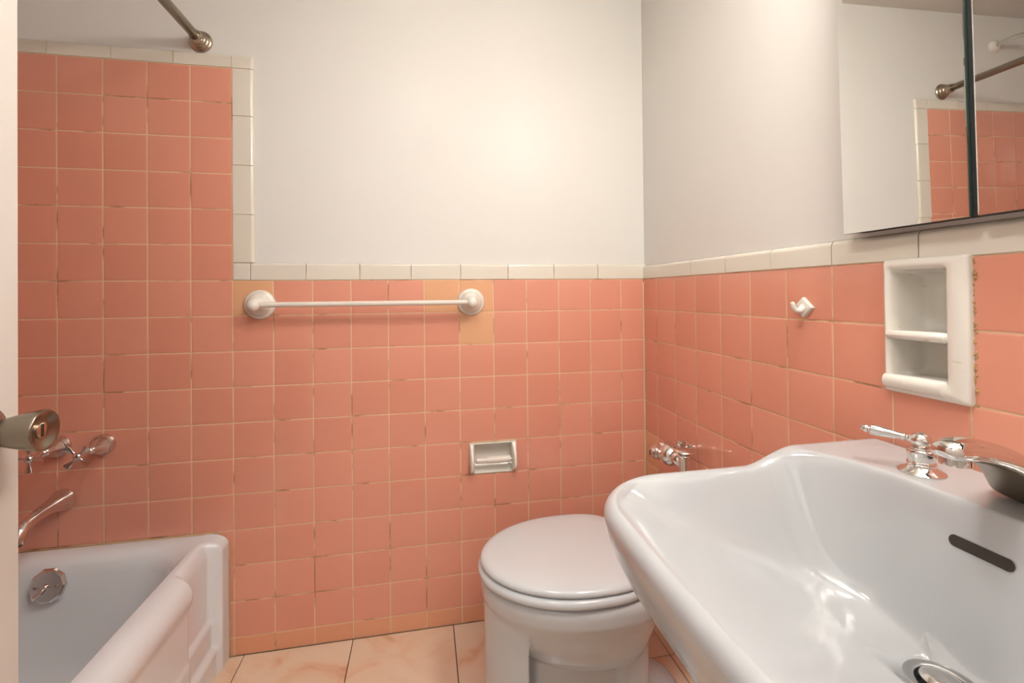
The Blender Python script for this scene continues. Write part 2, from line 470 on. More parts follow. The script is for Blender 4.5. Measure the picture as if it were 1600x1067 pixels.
# apron: a sheet pushed in and out
ys = [TY1 - .0001]
while ys[-1] > TY0: ys.append(max(TY0, ys[-1] - (.004 if ys[-1] > -.26 else .02)))
ag = []
for y in ys:
    e_ = sstep(-.046, -.066, y) * (1 - sstep(-.196, -.214, y))      # deep panel between the wall flange and the rolled front
    m_ = sstep(-.196, -.214, y)
    m2 = m_ * (1 - sstep(-1.36, -1.40, y))
    drop = 0
    xo = TX1 - .031 * e_
    rz = .030 + .018 * m_ + .012 * e_
    rh = (TX1 - .0545) - xo; rh = -rh
    top = TZ - drop; row = []
    zl = TZ - rz - drop
    for k in range(60):
        z = zl * k / 59
        low = .30 * (1 - sstep(.141, .155, z)) + .40 * (1 - sstep(.066, .084, z))
        x = xo * 1.0
        x = TX1 - .031 * e_ * (1 - low) - .0105 * m2 * (1 - sstep(zl - .045, zl, z)) * (1 - low)
        row.append((x, y, z))
    for k in range(1, 11):
        a = k / 10 * PI / 2
        row.append((xo - rh * (1 - math.cos(a)), y, zl + rz * math.sin(a)))
    row.append((TX1 - .062, y, top - .0002))
    ag.append(row)
loft(bm, ag, False)
# skirt down the other three sides so the tub is a closed body
loft(bm, [[(TX1 - .01, TY1, 0), (TX0, TY1, 0), (TX0, TY0, 0), (TX1 - .01, TY0, 0)], [(TX1 - .01, TY1, TZ - .03), (TX0, TY1, TZ - .03), (TX0, TY0, TZ - .03), (TX1 - .01, TY0, TZ - .03)]], False)
obj('tub_shell', bm, M['enamel'], tub, True, autosmooth=60)
OV = Vector((-1.696, -.0865, .309)); od = Vector((0, -1, .16)).normalized()
bm = bmesh.new(); lathe(bm, [(-.012, .032), (0, .0425), (.006, .0405), (.0085, .037), (.0088, 0)], OV, od, facets=10)
plate = obj('overflow_plate', bm, M['chrome'], tub, False)
bm = bmesh.new()
_, u, w = frame_of(od)
lathe(bm, [(.008, .0075), (.012, .0065), (.016, .004), (.017, 0)], OV, od, 16)
p0 = OV + od * .015
tube(bm, spline([(*p0, .0036), (*(p0 + od * .006 + w * -.006), .0034), (*(p0 + od * .010 + Vector((-.010, 0, -.014))), .0040), (*(p0 + od * .010 + Vector((-.016, 0, -.020))), .0050), (*(p0 + od * .010 + Vector((-.019, 0, -.023))), .002)], 5), 12)
obj('trip_lever', bm, M['spoutchrome'], plate)
for s in (-1, 1):
    bm = bmesh.new(); lathe(bm, [(.0085, .0048), (.0105, .004), (.0112, 0)], OV + u * (.0235 * s) , od, 14)
    obj('screw', bm, M['nickel'], plate)
bm = bmesh.new()
tube(bm, [(TX1 + .0015, TY1 - .0005, .03 * k, .0022) for k in range(0, 12)] + [(TX1 - .006, TY1, .345, .002), (TX1 - .03, TY1, .3615, .002), (-1.6, TY1, .3625, .002), (TX0 + .02, TY1, .3625, .002)], 8)
obj('caulk_line', bm, mat('yellowed_caulk', (.55, .36, .20), .7), tub)

# ------------------------------------------------------------------ tub taps and spout on the back wall
def tub_tap(x, z, turn, label):
    t = thing('tub_tap', label, 'tap', (x, 0, z), 'cross handle taps above the bathtub')
    bm = bmesh.new()
    lathe(bm, [(0, .0300), (.004, .0300), (.010, .0285), (.0165, .0255)], (x, 0, z), (0, -1, 0), 40)
    lathe(bm, [(.0165, .0250), (.046, .0115), (.049, .0112)], (x, 0, z), (0, -1, 0), facets=8)
    obj('escutcheon', bm, M['chrome'], t, True, autosmooth=25)
    bm = bmesh.new()
    lathe(bm, [(.047, .0095), (.050, .0108), (.053, .0095), (.054, .0085), (.056, .0095), (.059, .0085), (.061, .0060), (.070, .0050), (.085, .0048), (.094, .0062)], (x, 0, z), (0, -1, 0), 24)
    obj('stem', bm, M['chrome'], t, autosmooth=40)
    bm = bmesh.new()
    lathe(bm, [(.090, .0066), (.096, .0100), (.102, .0100), (.107, .0075), (.109, 0)], (x, 0, z), (0, -1, 0), 20)
    for k in range(4):
        a = turn + k * PI / 2
        d = Vector((math.cos(a), 0, math.sin(a)))
        c = Vector((x, -.100, z))
        pts = []
        for s, ra, rb, yo in ((.004, .0048, .0042, 0), (.012, .0036, .0032, 0), (.020, .0052, .0024, -.001), (.028, .0076, .0019, -.003), (.0335, .0080, .0016, -.005), (.0352, .0055, .0010, -.0055)):
            q = c + d * s + Vector((0, yo, 0)); pts.append((*q, ra, rb))
        tube(bm, spline(pts, 4), 14, up=(0, 1, 0))
    obj('cross_handle', bm, M['chrome'], t, autosmooth=50)
tub_tap(-1.622, .6375, PI / 4, 'chrome tub tap right of its twin, its cross handle turned to an X')
tub_tap(-1.728, .6395, 0, 'chrome tub tap partly behind the door knob, its cross handle upright')
sp = thing('tub_spout', 'curved chrome tub spout below the two taps on the pink tile', 'spout', (-1.718, 0, .494))
bm = bmesh.new()
tube(bm, spline([(-1.718, 0, .494, .0305, .0300), (-1.718, -.006, .494, .0305, .030), (-1.718, -.016, .4945, .0275, .0275), (-1.718, -.034, .4955, .0215, .0225), (-1.718, -.060, .495, .0165, .0180), (-1.718, -.090, .4925, .0150, .0150),
                 (-1.718, -.118, .486, .0155, .0140), (-1.718, -.138, .474, .0160, .0140), (-1.718, -.147, .458, .0150, .0140), (-1.718, -.149, .449, .0140, .0135)], 6), 28, up=(1, 0, 0))
obj('spout_body', bm, M['spoutchrome'], sp, autosmooth=60)
bm = bmesh.new(); lathe(bm, [(0, .010), (.005, .010), (.0052, 0)], (-1.718, -.149, .4495), (0, 0, -1), 20)
obj('outlet', bm, M['darkmetal'], sp)

# ------------------------------------------------------------------ shower rod, shower arm
RX, RZ = -1.376, 1.788
rod = thing('shower_rod', 'brushed nickel shower curtain rod above the bathtub edge', 'curtain rod', (RX, 0, RZ))
ra_ = Vector((RX, .006, RZ)); rb_ = Vector((RX - .006, YN + .001, RZ + .0))
dr = (rb_ - ra_).normalized()
bm = bmesh.new(); lathe(bm, [(.03, .0127), ((rb_ - ra_).length - .03, .0127)], ra_, dr, 28)
obj('rod_tube', bm, M['nickel'], rod)
fprof = [(0, .0305), (.003, .0310), (.006, .0290), (.0075, .0262), (.0105, .0262), (.013, .0245), (.0145, .0220), (.018, .0220), (.021, .0205), (.023, .0178), (.036, .0165), (.040, .0152), (.041, .0128)]
for o_, d_ in ((ra_, dr), (rb_, -dr)):
    bm = bmesh.new(); lathe(bm, fprof, o_, d_, 40); fl = obj('rod_flange', bm, M['nickel'], rod, autosmooth=35)
bm = bmesh.new(); bmesh.ops.create_uvsphere(bm, u_segments=12, v_segments=8, radius=.0035, matrix=Matrix.Translation(ra_ + Vector((.0135, -.030, -.009))))
obj('set_screw', bm, M['chrome'], fl)
SHX, SHZ = -1.655, 1.985
sh = thing('shower_fixture', 'chrome shower pipe with a white collar seen in the mirror', 'shower', (SHX, .008, SHZ))
bm = bmesh.new(); lathe(bm, [(0, .027), (.004, .027), (.012, .022), (.016, .0115)], (SHX, .008, SHZ), (0, -1, 0), 32); obj('collar', bm, M['ceramic'], sh, autosmooth=40)
bm = bmesh.new(); tube(bm, spline([(SHX, 0, SHZ, .0085), (SHX, -.05, SHZ + .003, .0085), (SHX, -.10, SHZ - .006, .0085), (SHX, -.15, SHZ - .04, .0085)], 6), 18); obj('pipe', bm, M['chrome'], sh)
bm = bmesh.new(); lathe(bm, [(-.01, .010), (.012, .014), (.02, .012), (.03, .02), (.055, .032), (.06, .032), (.061, 0)], (SHX, -.15, SHZ - .04), (0, -.82, -.57), 32); obj('shower_head', bm, M['chrome'], sh, autosmooth=40)

# ------------------------------------------------------------------ towel bar
tb = thing('towel_bar', 'cream white towel bar on round flanges across the pink back wall', 'towel bar', (-.909, 0, 1.02))
BZ, BY = 1.0205, -.056
for x in (-1.219, -.597):
    z = 1.0205
    bm = bmesh.new()
    lathe(bm, [(0, .0430), (.004, .0432), (.008, .0420), (.0110, .0390), (.0118, .0352), (.0128, .0335), (.016, .0330), (.021, .0310), (.027, .0265), (.033, .0205), (.038, .0165), (.046, .0150)], (x, .0, z), (0, -1, 0), 48)
    f = obj('flange', bm, M['ceramic'], tb, autosmooth=45)
    bm = bmesh.new(); bmesh.ops.create_uvsphere(bm, u_segments=28, v_segments=18, radius=.0182, matrix=Matrix.Translation((x, BY + .001, z)))
    obj('post_knuckle', bm, M['ceramic'], f)
bm = bmesh.new(); lathe(bm, [(0, .0076), (.622, .0076)], (-1.219, BY, BZ), (1, 0, 0), 24)
obj('bar', bm, M['plastic'], tb, autosmooth=40)

# ------------------------------------------------------------------ toilet paper holder
tp = thing('toilet_paper_holder', 'recessed cream ceramic toilet paper holder in the pink back wall', 'toilet paper holder', (-.53, 0, .518))
bm = bmesh.new()
X0, X1, Z0, Z1 = TP; e = .0006
def cheek(xa, xb):
    prof = spline([(.001, Z1 - .001), (.006, Z1 - .004), (.015, Z1 - .016), (.029, Z1 - .040), (.0345, Z1 - .062), (.028, Z1 - .082), (.013, Z0 + .008), (.001, Z0 + .001)], 4)
    rings = []
    for x, k in ((xa, .55), (xa + (xb - xa) * .12, .85), (xa + (xb - xa) * .3, 1), (xa + (xb - xa) * .7, 1), (xa + (xb - xa) * .88, .85), (xb, .55)):
        rings.append([(x, -max(.0008, d * k), z) for d, z in prof] + [(x, .03, Z0 + .001), (x, .03, Z1 - .001)])
    loft(bm, rings, True, True, True)
cheek(X0 + e, X0 + .0155); cheek(X1 - .0155, X1 - e)
pr = [(.004, Z1 - e), (-.0015, Z1 - e), (-.0025, Z1 - .0035), (.002, Z1 - .007), (.020, Z1 - .014), (.030, Z1 - .03), (.031, Z0 + .045), (.024, Z0 + .020), (.002, Z0 + .007), (-.003, Z0 + .003), (-.002, Z0 + e), (.004, Z0 + e)]
loft(bm, [[(X0 + .013, y, z) for y, z in pr], [(X1 - .013, y, z) for y, z in pr]], False)
obj('holder_body', bm, M['ceramic'], tp, autosmooth=50)
bm = bmesh.new(); RZ2, RY2 = .5145, -.0105
lathe(bm, [(0, .003), (.006, .003), (.0065, .0088), (.040, .0088), (.0402, .0108), (.117, .0108), (.1175, .003), (.124, .003)], (X0 + .0145, RY2, RZ2), (1, 0, 0), 28)
obj('roller', bm, M['plastic'], tp, autosmooth=40)

# ------------------------------------------------------------------ soap dish
sd = thing('soap_dish', 'recessed cream ceramic soap dish with a shelf beside the mirror cabinet', 'soap dish', (0, -.914, .988))
A0, A1, B0, B1 = -.9742, -.8535, .8835, 1.0945
bm = bmesh.new()
def ringr(a0, a1, b0, b1, r, d, n=6): return [(-d, y, z) for y, z, _ in rrect(a0, a1, b0, b1, r, 0, n)]
oa0, oa1, ob0, ob1 = -.9455, -.8665, .9075, 1.0775
rings = [ringr(A0, A1, B0, B1, .004, -.004), ringr(A0, A1, B0, B1, .004, .006), ringr(A0 + .001, A1 - .001, B0 + .001, B1 - .001, .004, .0085), ringr(A0 + .004, A1 - .003, B0 + .004, B1 - .003, .005, .0105),
         ringr(A0 + .016, A1 - .007, B0 + .010, B1 - .009, .006, .0135), ringr(oa0 - .004, oa1 + .003, ob0 - .004, ob1 + .004, .006, .0120), ringr(oa0, oa1, ob0, ob1, .006, .007),
         ringr(oa0 + .001, oa1 - .001, ob0 + .001, ob1 - .001, .007, -.010), ringr(oa0 + .004, oa1 - .004, ob0 + .004, ob1 - .004, .010, -.046), ringr(oa0 + .012, oa1 - .012, ob0 + .012, ob1 - .012, .012, -.055)]
loft(bm, rings, True, False, True)
obj('dish_body', bm, M['ceramic_worn'], sd, autosmooth=50)
bm = bmesh.new()
def shelf(zt, zb, y0, y1, out, r):
    prof = [(.05, zt - .002), (-.004, zt)] + [(-(out - r) - r * math.sin(k * PI / 8), (zt + zb) / 2 + (zt - zb) / 2 * math.cos(k * PI / 8)) for k in range(9)] + [(-.004, zb), (.05, zb)]
    rg = []
    for y, s in ((y0, .7), (y0 + .004, 1), (y1 - .004, 1), (y1, .7)):
        rg.append([(x if x > 0 else x * s, y, (zt + zb) / 2 + (z - (zt + zb) / 2) * (s if x < 0 else 1)) for x, z in prof])
    loft(bm, rg, True, True, True)
shelf(.9825, .9680, oa0 - .004, oa1 + .007, .0175, .007)
obj('dish_shelf', bm, M['ceramic_worn'], sd, autosmooth=50)
bm = bmesh.new(); shelf(.9125, .8890, oa0 - .002, A1 - .0005, .0190, .010)
obj('dish_lip', bm, M['ceramic_worn'], sd, autosmooth=50)

# ------------------------------------------------------------------ robe hook
hk = thing('robe_hook', 'small cream diamond shaped robe hook on the pink right wall', 'hook', (0, -.6815, 1.012))
bm = bmesh.new(); c = (-.6875, 1.0125)
def dia(r, d): return [(-d, c[0] + r * .88 * math.cos(a), c[1] + r * .78 * math.sin(a)) for a in [k * PI / 2 for k in range(4)]]
loft(bm, [dia(.0262, .0), dia(.0262, .0055), dia(.0245, .0078), dia(.012, .0088)], True, True, True)
obj('hook_plate', bm, M['ceramic'], hk, False)
bm = bmesh.new()
tube(bm, spline([(-.004, -.6875, 1.011, .0105), (-.009, -.6875, 1.009, .0080), (-.016, -.6875, 1.0065, .0056), (-.023, -.6875, 1.0085, .0046), (-.0275, -.6875, 1.014, .0044), (-.029, -.6875, 1.0205, .0044), (-.029, -.6875, 1.0235, .0030), (-.029, -.6875, 1.0245, .0006)], 5), 16)
obj('prong', bm, M['ceramic'], hk)

# ------------------------------------------------------------------ mirror cabinet
mc = thing('mirror_cabinet', 'mirror fronted medicine cabinet with a dark gap between its doors', 'cabinet', (0, -1.09, 1.142))
MZ0, MZ1, TILT = 1.1425, 1.72, -.0180
def mx_at(z): return -.0270 + (z - MZ0) * TILT
bm = bmesh.new()
yb0, yb1 = -1.372, -.806
def slab(bm, y0, y1, z0, z1, d0, d1, bev=0.0, mi=0):
    """slab parallel to the tilted mirror plane; d = distance behind the face"""
    rr = []
    b = bev if isinstance(bev, tuple) else (bev,) * 4
    def R(d, i0, i1, j0, j1): return [(mx_at(z) + d, y, z) for y, z in ((y0 + i0, z0 + j0), (y1 - i1, z0 + j0), (y1 - i1, z1 - j1), (y0 + i0, z1 - j1))]
    rr = [R(d1, 0, 0, 0, 0), R(d0 + (.00022 if bev else 0), 0, 0, 0, 0)]
    if bev: rr.append(R(d0, *b))
    V = loft(bm, rr, True, True, True, mi)
slab(bm, yb0 + .003, yb1 - .003, MZ0 + .002, MZ1 - .001, .0065, .0335)
obj('cabinet_box', bm, M['dark'], mc, False)
doors = [(-.9895, -.8005), (-1.1865, -.9985), (-1.3800, -1.1955)]
for (y0, y1), bv in zip(doors, ((.0012, .0105, .007, .007), (.0012, .0012, .007, .007), (.0105, .0012, .007, .007))):
    bm = bmesh.new(); slab(bm, y0, y1, MZ0, MZ1, .0008, .0055)
    dr_ = obj('mirror_door', bm, M['glassedge'], mc, False)
    bm = bmesh.new(); slab(bm, y0 + .0004, y1 - .0004, MZ0 + .0004, MZ1 - .0004, 0, .0007, bv)
    obj('mirror_glass', bm, M['mirror'], dr_, False)

# ------------------------------------------------------------------ wall light above the cabinet (just out of the frame; it lights the room)
vl = thing('wall_light', 'three globe wall light above the mirror cabinet', 'light', (0, -1.15, 1.915))
bm = bmesh.new(); box(bm, -.022, PT, -1.40, -.90, 1.875, 1.955, .006, 3); obj('light_backplate', bm, M['chrome'], vl)
for y in (-1.33, -1.17, -1.01):
    bm = bmesh.new(); lathe(bm, [(0, .022), (.03, .016), (.09, .016), (.100, .03), (.104, .03)], (-.02, y, 1.915), (-1, 0, 0), 28); obj('lamp_holder', bm, M['chrome'], vl, autosmooth=40)
    bm = bmesh.new(); bmesh.ops.create_uvsphere(bm, u_segments=28, v_segments=18, radius=.054, matrix=Matrix.Translation((-.165, y, 1.915))); obj('lamp_globe', bm, M['lamp'], vl)

# ------------------------------------------------------------------ fill light added by the door to even the light (out of the frame)
cl = thing('added_ceiling_fill', 'unseen round fill light added on the ceiling near the doorway', 'light', (-.8, -1.12, ZC))
bm = bmesh.new(); lathe(bm, [(0, .165), (.03, .165), (.032, .160), (.032, .150)], (-.8, -1.12, ZC), (0, 0, -1), 40); obj('fill_light_rim', bm, M['chrome'], cl, autosmooth=40)
bm = bmesh.new(); lathe(bm, [(.026, .150), (.030, .148), (.033, .10), (.034, 0)], (-.8, -1.12, ZC), (0, 0, -1), 40, cap=False)
M['diffuser'] = mat('added_fill_glow', (1, 1, 1), .5, emit=(1, .965, .93), estr=34); obj('fill_light_diffuser', bm, M['diffuser'], cl)

# ------------------------------------------------------------------ sink
SY, SHW, SXF = -1.09, .262, -.5235
sink = thing('sink', 'white wall hung china sink with a raised faucet ledge, in front right', 'sink', (-.2, SY, .78))
def plan(n_c=30):
    pts = []
    r = .118; rb = .018
    def seg(a, b, n):
        n *= 3
        for k in range(n): pts.append((a[0] + (b[0] - a[0]) * k / n, a[1] + (b[1] - a[1]) * k / n))
    x0, x1, w = SXF, -.0012, SHW
    seg((x1, w - rb), (x1, -(w - rb)), 26)
    for k in range(6):
        a = -k / 6 * PI / 2; pts.append((x1 - rb + rb * math.cos(a), -(w - rb) + rb * math.sin(a)))
    seg((x1 - rb, -w), (x0 + r, -w), 24)
    for k in range(n_c):
        a = -PI / 2 - k / n_c * PI / 2; pts.append((x0 + r + r * math.cos(a), -(w - r) + r * math.sin(a)))
    seg((x0, -(w - r)), (x0, w - r), 18)
    for k in range(n_c):
        a = PI - k / n_c * PI / 2; pts.append((x0 + r + r * math.cos(a), (w - r) + r * math.sin(a)))
    seg((x0 + r, w), (x1 - rb, w), 24)
    for k in range(6):
        a = PI / 2 - k / 6 * PI / 2; pts.append((x1 - rb + rb * math.cos(a), (w - rb) + rb * math.sin(a)))
    out = []
    for x, v in pts:           # the front bows out a little in the middle, sides draw in slightly
        f = sstep(-.30, -.527, x)
        out.append((x - .008 * f * math.cos(min(1, abs(v) / SHW) * PI / 2) + .004 * f, v))
    return out
PL = plan()
DRX, DRV, DRZ = -.214, .004, .631
def rim_z(x): return .7755 + .0265 * sstep(-.262, -.166, x)
def basin_z(x, v):
    dist = math.hypot(max(0.0, DRX - x), .42 * v)
    zf = .6325 + .150 * (max(0.0, dist - .018) / .294) ** 1.06
    R = .058                                   # the bowl's rear corners are generously rounded
    qx, qv = x + .1785 + R, abs(v) - .152 + R
    px, pv = max(0.0, qx), max(0.0, qv)
    d = math.hypot(px, pv) - R + min(0.0, max(qx, qv))
    c2 = px * px / (px * px + pv * pv) if px + pv > 0 else .5
    zw = .632 + d * (1.75 + 2.3 * c2)
    z = smax(.017, zf, zw) - .002
    t = sstep(.032, .052, math.hypot(x - DRX, v - DRV))
    return (DRZ + .0015) * (1 - t) + z * t
def top_z(x, v): return smin(.0055, rim_z(x), basin_z(x, v))
def seg_near(s):    # ring scale -> point
    return s
bm = bmesh.new()
R_ = .017
rings = []
def inset(pl, d):
    n = len(pl); out = []
    for i in range(n):
        a, b = pl[i - 1], pl[(i + 1) % n]
        tx, ty = b[0] - a[0], b[1] - a[1]; L = math.hypot(tx, ty) or 1
        nx, ny = ty / L, -tx / L      # inward for this winding
        out.append((pl[i][0] + nx * d, pl[i][1] + ny * d))
    return out
# check winding: an inset must shrink
tst = inset(PL, .01)
sgn = 1 if max(abs(p[1]) for p in tst) < max(abs(p[1]) for p in PL) else -1
# underside and skirt (scaled towards the wall)
for s, z in ((.30, .560), (.52, .562), (.66, .572), (.76, .590), (.84, .617), (.90, .647), (.945, .680), (.975, .712), (.992, .738)):
    rings.append([(x * s - .0012 * (1 - s), SY + v * (s * .55 + .45 * s), z + .6 * (rim_z(x) - .7755) * s) for x, v in PL])
rings = [[(p[0], p[1], p[2]) for p in r] for r in rings]
for k in range(0, 8):
    a = k / 7 * PI / 2
    d = R_ * (1 - math.cos(a)); pl = inset(PL, sgn * d)
    rings.append([(x, SY + v, rim_z(x) - R_ + R_ * math.sin(a) - .0003) for x, v in pl])
pl0 = inset(PL, sgn * R_)
cx, cv = DRX, DRV
S_ = [1 - k / 120 for k in range(1, 112)]
for s in S_:
    r = []
    for x, v in pl0:
        X = cx + (x - cx) * s; V = cv + (v - cv) * s
        r.append((X, SY + V, top_z(X, V) if s > .0 else DRZ))
    rings.append(r)
loft(bm, rings, True, True, False)
# drain well
last = rings[-1]
hole = []
for p in last:
    a = math.atan2(p[1] - SY - cv, p[0] - cx); hole.append(a)
for rad, z in ((.033, DRZ + .003), (.0315, DRZ - .001), (.0300, DRZ - .004)):
    rings.append([(cx + rad * math.cos(a), SY + cv + rad * math.sin(a), z) for a in hole])
bm.free(); bm = bmesh.new()
keep = [r for r in rings[:-3]]
# drop rings that come closer than the drain flange
keep = [r for r in keep if min(math.hypot(p[0] - cx, p[1] - SY - cv) for p in r) > .036 or r[0][2] < .60]
loft(bm, keep + rings[-3:], True, True, False)
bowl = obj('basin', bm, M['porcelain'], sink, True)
# overflow slot cut into the back wall of the bowl (a dark pill that sits in the surface)
def on_back(z, v):
    x = -.2
    for _ in range(60):
        f = top_z(x, v) - z
        x -= f / 4.5
    return x
bm = bmesh.new()
oz, oy = .757, -1.0765
N = 40; ring_o, ring_i, ring_b = [], [], []
L, rr = .0245, .0064
for k in range(N):
    a = 2 * PI * k / N
    dy = (L if math.cos(a) > 0 else -L) + rr * math.cos(a); ds = rr * math.sin(a)
    def sp(fy, fs):
        z = oz + ds * fs * .97; y = oy + dy * fy
        return Vector((on_back(z, y - SY), y, z))
    nrm = Vector((-.97, 0, .24))
    ring_o.append(sp(1, 1) + nrm * .0011); ring_i.append(sp(.97, .8) + nrm * .0006); ring_b.append(sp(.5, .1) + nrm * .0006)
loft(bm, [ring_o, ring_i, ring_b], True, False, True)
obj('overflow_slot', bm, mat('dark_overflow_recess', (.035, .027, .022), .25), sink, False)
# drain
bm = bmesh.new(); dc = (cx, SY + cv, DRZ)
lathe(bm, [(-.012, .020), (-.004, .0225), (.0015, .0235), (.0028, .026), (.0030, .0305), (.0018, .0335), (-.001, .0338)], dc, (0, 0, 1), 44, cap=False)
dn = obj('drain_ring', bm, M['steel'], sink, autosmooth=50)
bm = bmesh.new(); lathe(bm, [(-.006, .006), (.000, .006), (.0015, .0165), (.0040, .0190), (.0062, .0178), (.0085, .0120), (.0095, .005), (.0097, 0)], (cx - .001, SY + cv, DRZ + .001), (.05, 0, 1), 40)
obj('stopper', bm, M['chrome'], dn, autosmooth=60)
bm = bmesh.new(); lathe(bm, [(-.009, .0225), (-.0088, 0)], dc, (0, 0, 1), 30); obj('drain_throat', bm, M['darkmetal'], dn)

# ------------------------------------------------------------------ faucet (a lever each side, spout between)
FZ = .8024
fc = thing('faucet', 'chrome widespread faucet with an arched spout and lever handles on the sink ledge', 'faucet', (-.095, SY, FZ))
def lever(y, adir):
    x, K = -.094, .78
    sc = lambda pr: [(a * K, b * K) for a, b in pr]
    bm = bmesh.new()
    lathe(bm, sc([(0, .0325), (.0012, .0328), (.003, .0305), (.006, .0250), (.009, .0205), (.0115, .0190), (.0125, .0195), (.0145, .0200), (.016, .0192), (.017, .0200), (.019, .0195), (.020, .0188), (.026, .0195), (.034, .0206), (.038, .0200), (.0400, .0175), (.0405, .0150), (.042, .0150), (.0435, .0130), (.0435, 0)]), (x, y, FZ), (0, 0, 1), 44)
    b = obj('handle_base', bm, M['spoutchrome'], fc, autosmooth=40)
    bm = bmesh.new()
    lathe(bm, sc(spline([(.042, .0085), (.045, .0115), (.050, .0145), (.056, .0150), (.062, .0125), (.066, .0070), (.0675, .0005)], 5)), (x, y, FZ), (0, 0, 1), 36)
    d = Vector((math.cos(adir), math.sin(adir), .10)).normalized()
    lathe(bm, sc(spline([(.010, .0075), (.0155, .0062), (.019, .0048), (.022, .0062), (.025, .0056), (.030, .0062), (.045, .0080), (.060, .0094), (.068, .0094), (.0700, .0080)], 4) + [(.0705, .0050), (.0725, .0048), (.0735, .0068), (.0765, .0070), (.0785, .0050), (.0800, .0042), (.0815, .0050), (.0835, .0040), (.0845, 0)]), Vector((x, y, FZ + .0535 * K)), d, 28)
    obj('lever', bm, M['spoutchrome'], b, autosmooth=45)
lever(-.975, 2.22)
lever(-1.205, -2.1)
bm = bmesh.new()
secs = [(-.036, .8024, .815, .036), (-.040, .8024, .821, .042), (-.052, .8024, .832, .048), (-.068, .8024, .843, .0505), (-.079, .8024, .850, .0500), (-.0835, .8050, .8525, .0485), (-.094, .8145, .858, .0440), (-.110, .828, .866, .0370), (-.132, .844, .8755, .0285), (-.156, .8575, .8835, .0220),
        (-.180, .865, .8885, .0182), (-.200, .868, .8895, .0165), (-.211, .8695, .8875, .0148), (-.2165, .872, .8845, .0110), (-.2185, .8765, .8800, .0045)]
rg = []
for x, zb, zt, hw in spline(secs, 4):
    r = []
    for k in range(36):
        a = 2 * PI * k / 36; c_, s_ = math.cos(a), math.sin(a)
        e = 2.6 if s_ < 0 else 2.1
        yy = hw * (abs(c_) ** (2 / 2.3)) * (1 if c_ > 0 else -1)
        h = (zt - zb); zm = zb + h * .34
        zz = zm + ((zt - zm) * abs(s_) ** (2 / e) if s_ > 0 else -(zm - zb) * abs(s_) ** (2 / 4.5))
        r.append((x, SY + yy, zz))
    rg.append(r)
loft(bm, rg, True, True, True)
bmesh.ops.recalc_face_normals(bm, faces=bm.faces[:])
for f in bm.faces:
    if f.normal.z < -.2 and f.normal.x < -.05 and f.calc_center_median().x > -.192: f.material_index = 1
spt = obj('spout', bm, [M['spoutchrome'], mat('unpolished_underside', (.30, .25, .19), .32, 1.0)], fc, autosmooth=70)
bm = bmesh.new(); lathe(bm, [(0, .0132), (.010, .0134), (.0135, .0134), (.014, .0115), (.0145, 0)], (-.200, SY, .8760), (0, 0, -1), 32)
obj('aerator', bm, M['chrome'], spt, autosmooth=40)

# ------------------------------------------------------------------ toilet
TYC = -.352
toilet = thing('toilet', 'white toilet with its lid closed, between the pink back wall and the sink', 'toilet', (-.35, TYC, 0))
def egg(xf, xb, hw, z, n=64, sq=2.25, wide=.42):
    """egg plan pointing to -x: xf front tip, xb back, hw half width; widest at a fraction from the back"""
    xm = xb + (xf - xb) * wide; out = []
    for k in range(n):
        a = 2 * PI * k / n; c, s = math.cos(a), math.sin(a)
        L = (xm - xf) if c < 0 else (xb - xm)
        e = 2.0 if c < 0 else 2.9
        x = xm + L * (abs(c) ** (2 / e)) * (1 if c > 0 else -1)
        y = hw * (abs(s) ** (2 / e)) * (1 if s > 0 else -1)
        out.append((x, TYC + y, z))
    return out
def col(x0, x1, hw, z0, z1, r, taper=0.0):
    b = bmesh.new(); loft(b, [rrect(x0 - taper, x1, TYC - hw - taper, TYC + hw + taper, r, z0, 8), rrect(x0, x1, TYC - hw, TYC + hw, r, z1, 8)], True, True, True); return b
def add(bm, b2):
    me = bpy.data.meshes.new('tmp'); b2.to_mesh(me); b2.free(); bm.from_mesh(me); bpy.data.meshes.remove(me)
bm = bmesh.new()
# rim and bowl
loft(bm, [egg(-.606, -.20, .172, .358), egg(-.612, -.185, .178, .352), egg(-.614, -.18, .180, .340), egg(-.611, -.175, .178, .315), egg(-.604, -.17, .170, .298), egg(-.595, -.178, .160, .280), egg(-.575, -.19, .145, .24),
          egg(-.545, -.20, .126, .20), egg(-.50, -.21, .103, .165), egg(-.44, -.225, .07, .142), egg(-.38, -.24, .03, .134)], True, True, True)
bm2 = col(-.30, -.036, .082, .275, .357, .045); add(bm, bm2)                                  # rear deck to the flush pipe
b4 = bmesh.new()
ix = [k for k, p in enumerate(egg(-.606, -.18, .15, 0, 160)) if p[0] < -.512]
loft(b4, [[egg(xf, -.18, hw, z, 160)[k] for k in ix] for xf, hw, z in ((-.612, .150, 0), (-.609, .148, .03), (-.605, .146, .12), (-.605, .150, .22), (-.607, .160, .29), (-.608, .163, .33))], True, True, True); add(bm, b4)                                       # upright front of the pedestal
add(bm, col(-.53, -.45, .046, 0, .28, .01)); add(bm, col(-.50, -.21, .066, 0, .24, .02)); add(bm, col(-.30, -.200, .078, 0, .30, .035))
b3 = bmesh.new(); loft(b3, [egg(-.606, -.098, .122, 0, wide=.45), egg(-.606, -.098, .122, .018, wide=.45), egg(-.600, -.106, .114, .028, wide=.45), egg(-.58, -.13, .09, .034, wide=.45)], True, True, True); add(bm, b3)
tbowl = obj('bowl', bm, mat('toilet_vitreous_china', (.60, .625, .645), .12, coat=.3), toilet, True)
rm = tbowl.modifiers.new('blend', 'REMESH'); rm.mode = 'VOXEL'; rm.voxel_size = .0042; rm.use_smooth_shade = True
sm = tbowl.modifiers.new('soften', 'SMOOTH'); sm.factor = .5; sm.iterations = 9
bm = bmesh.new()
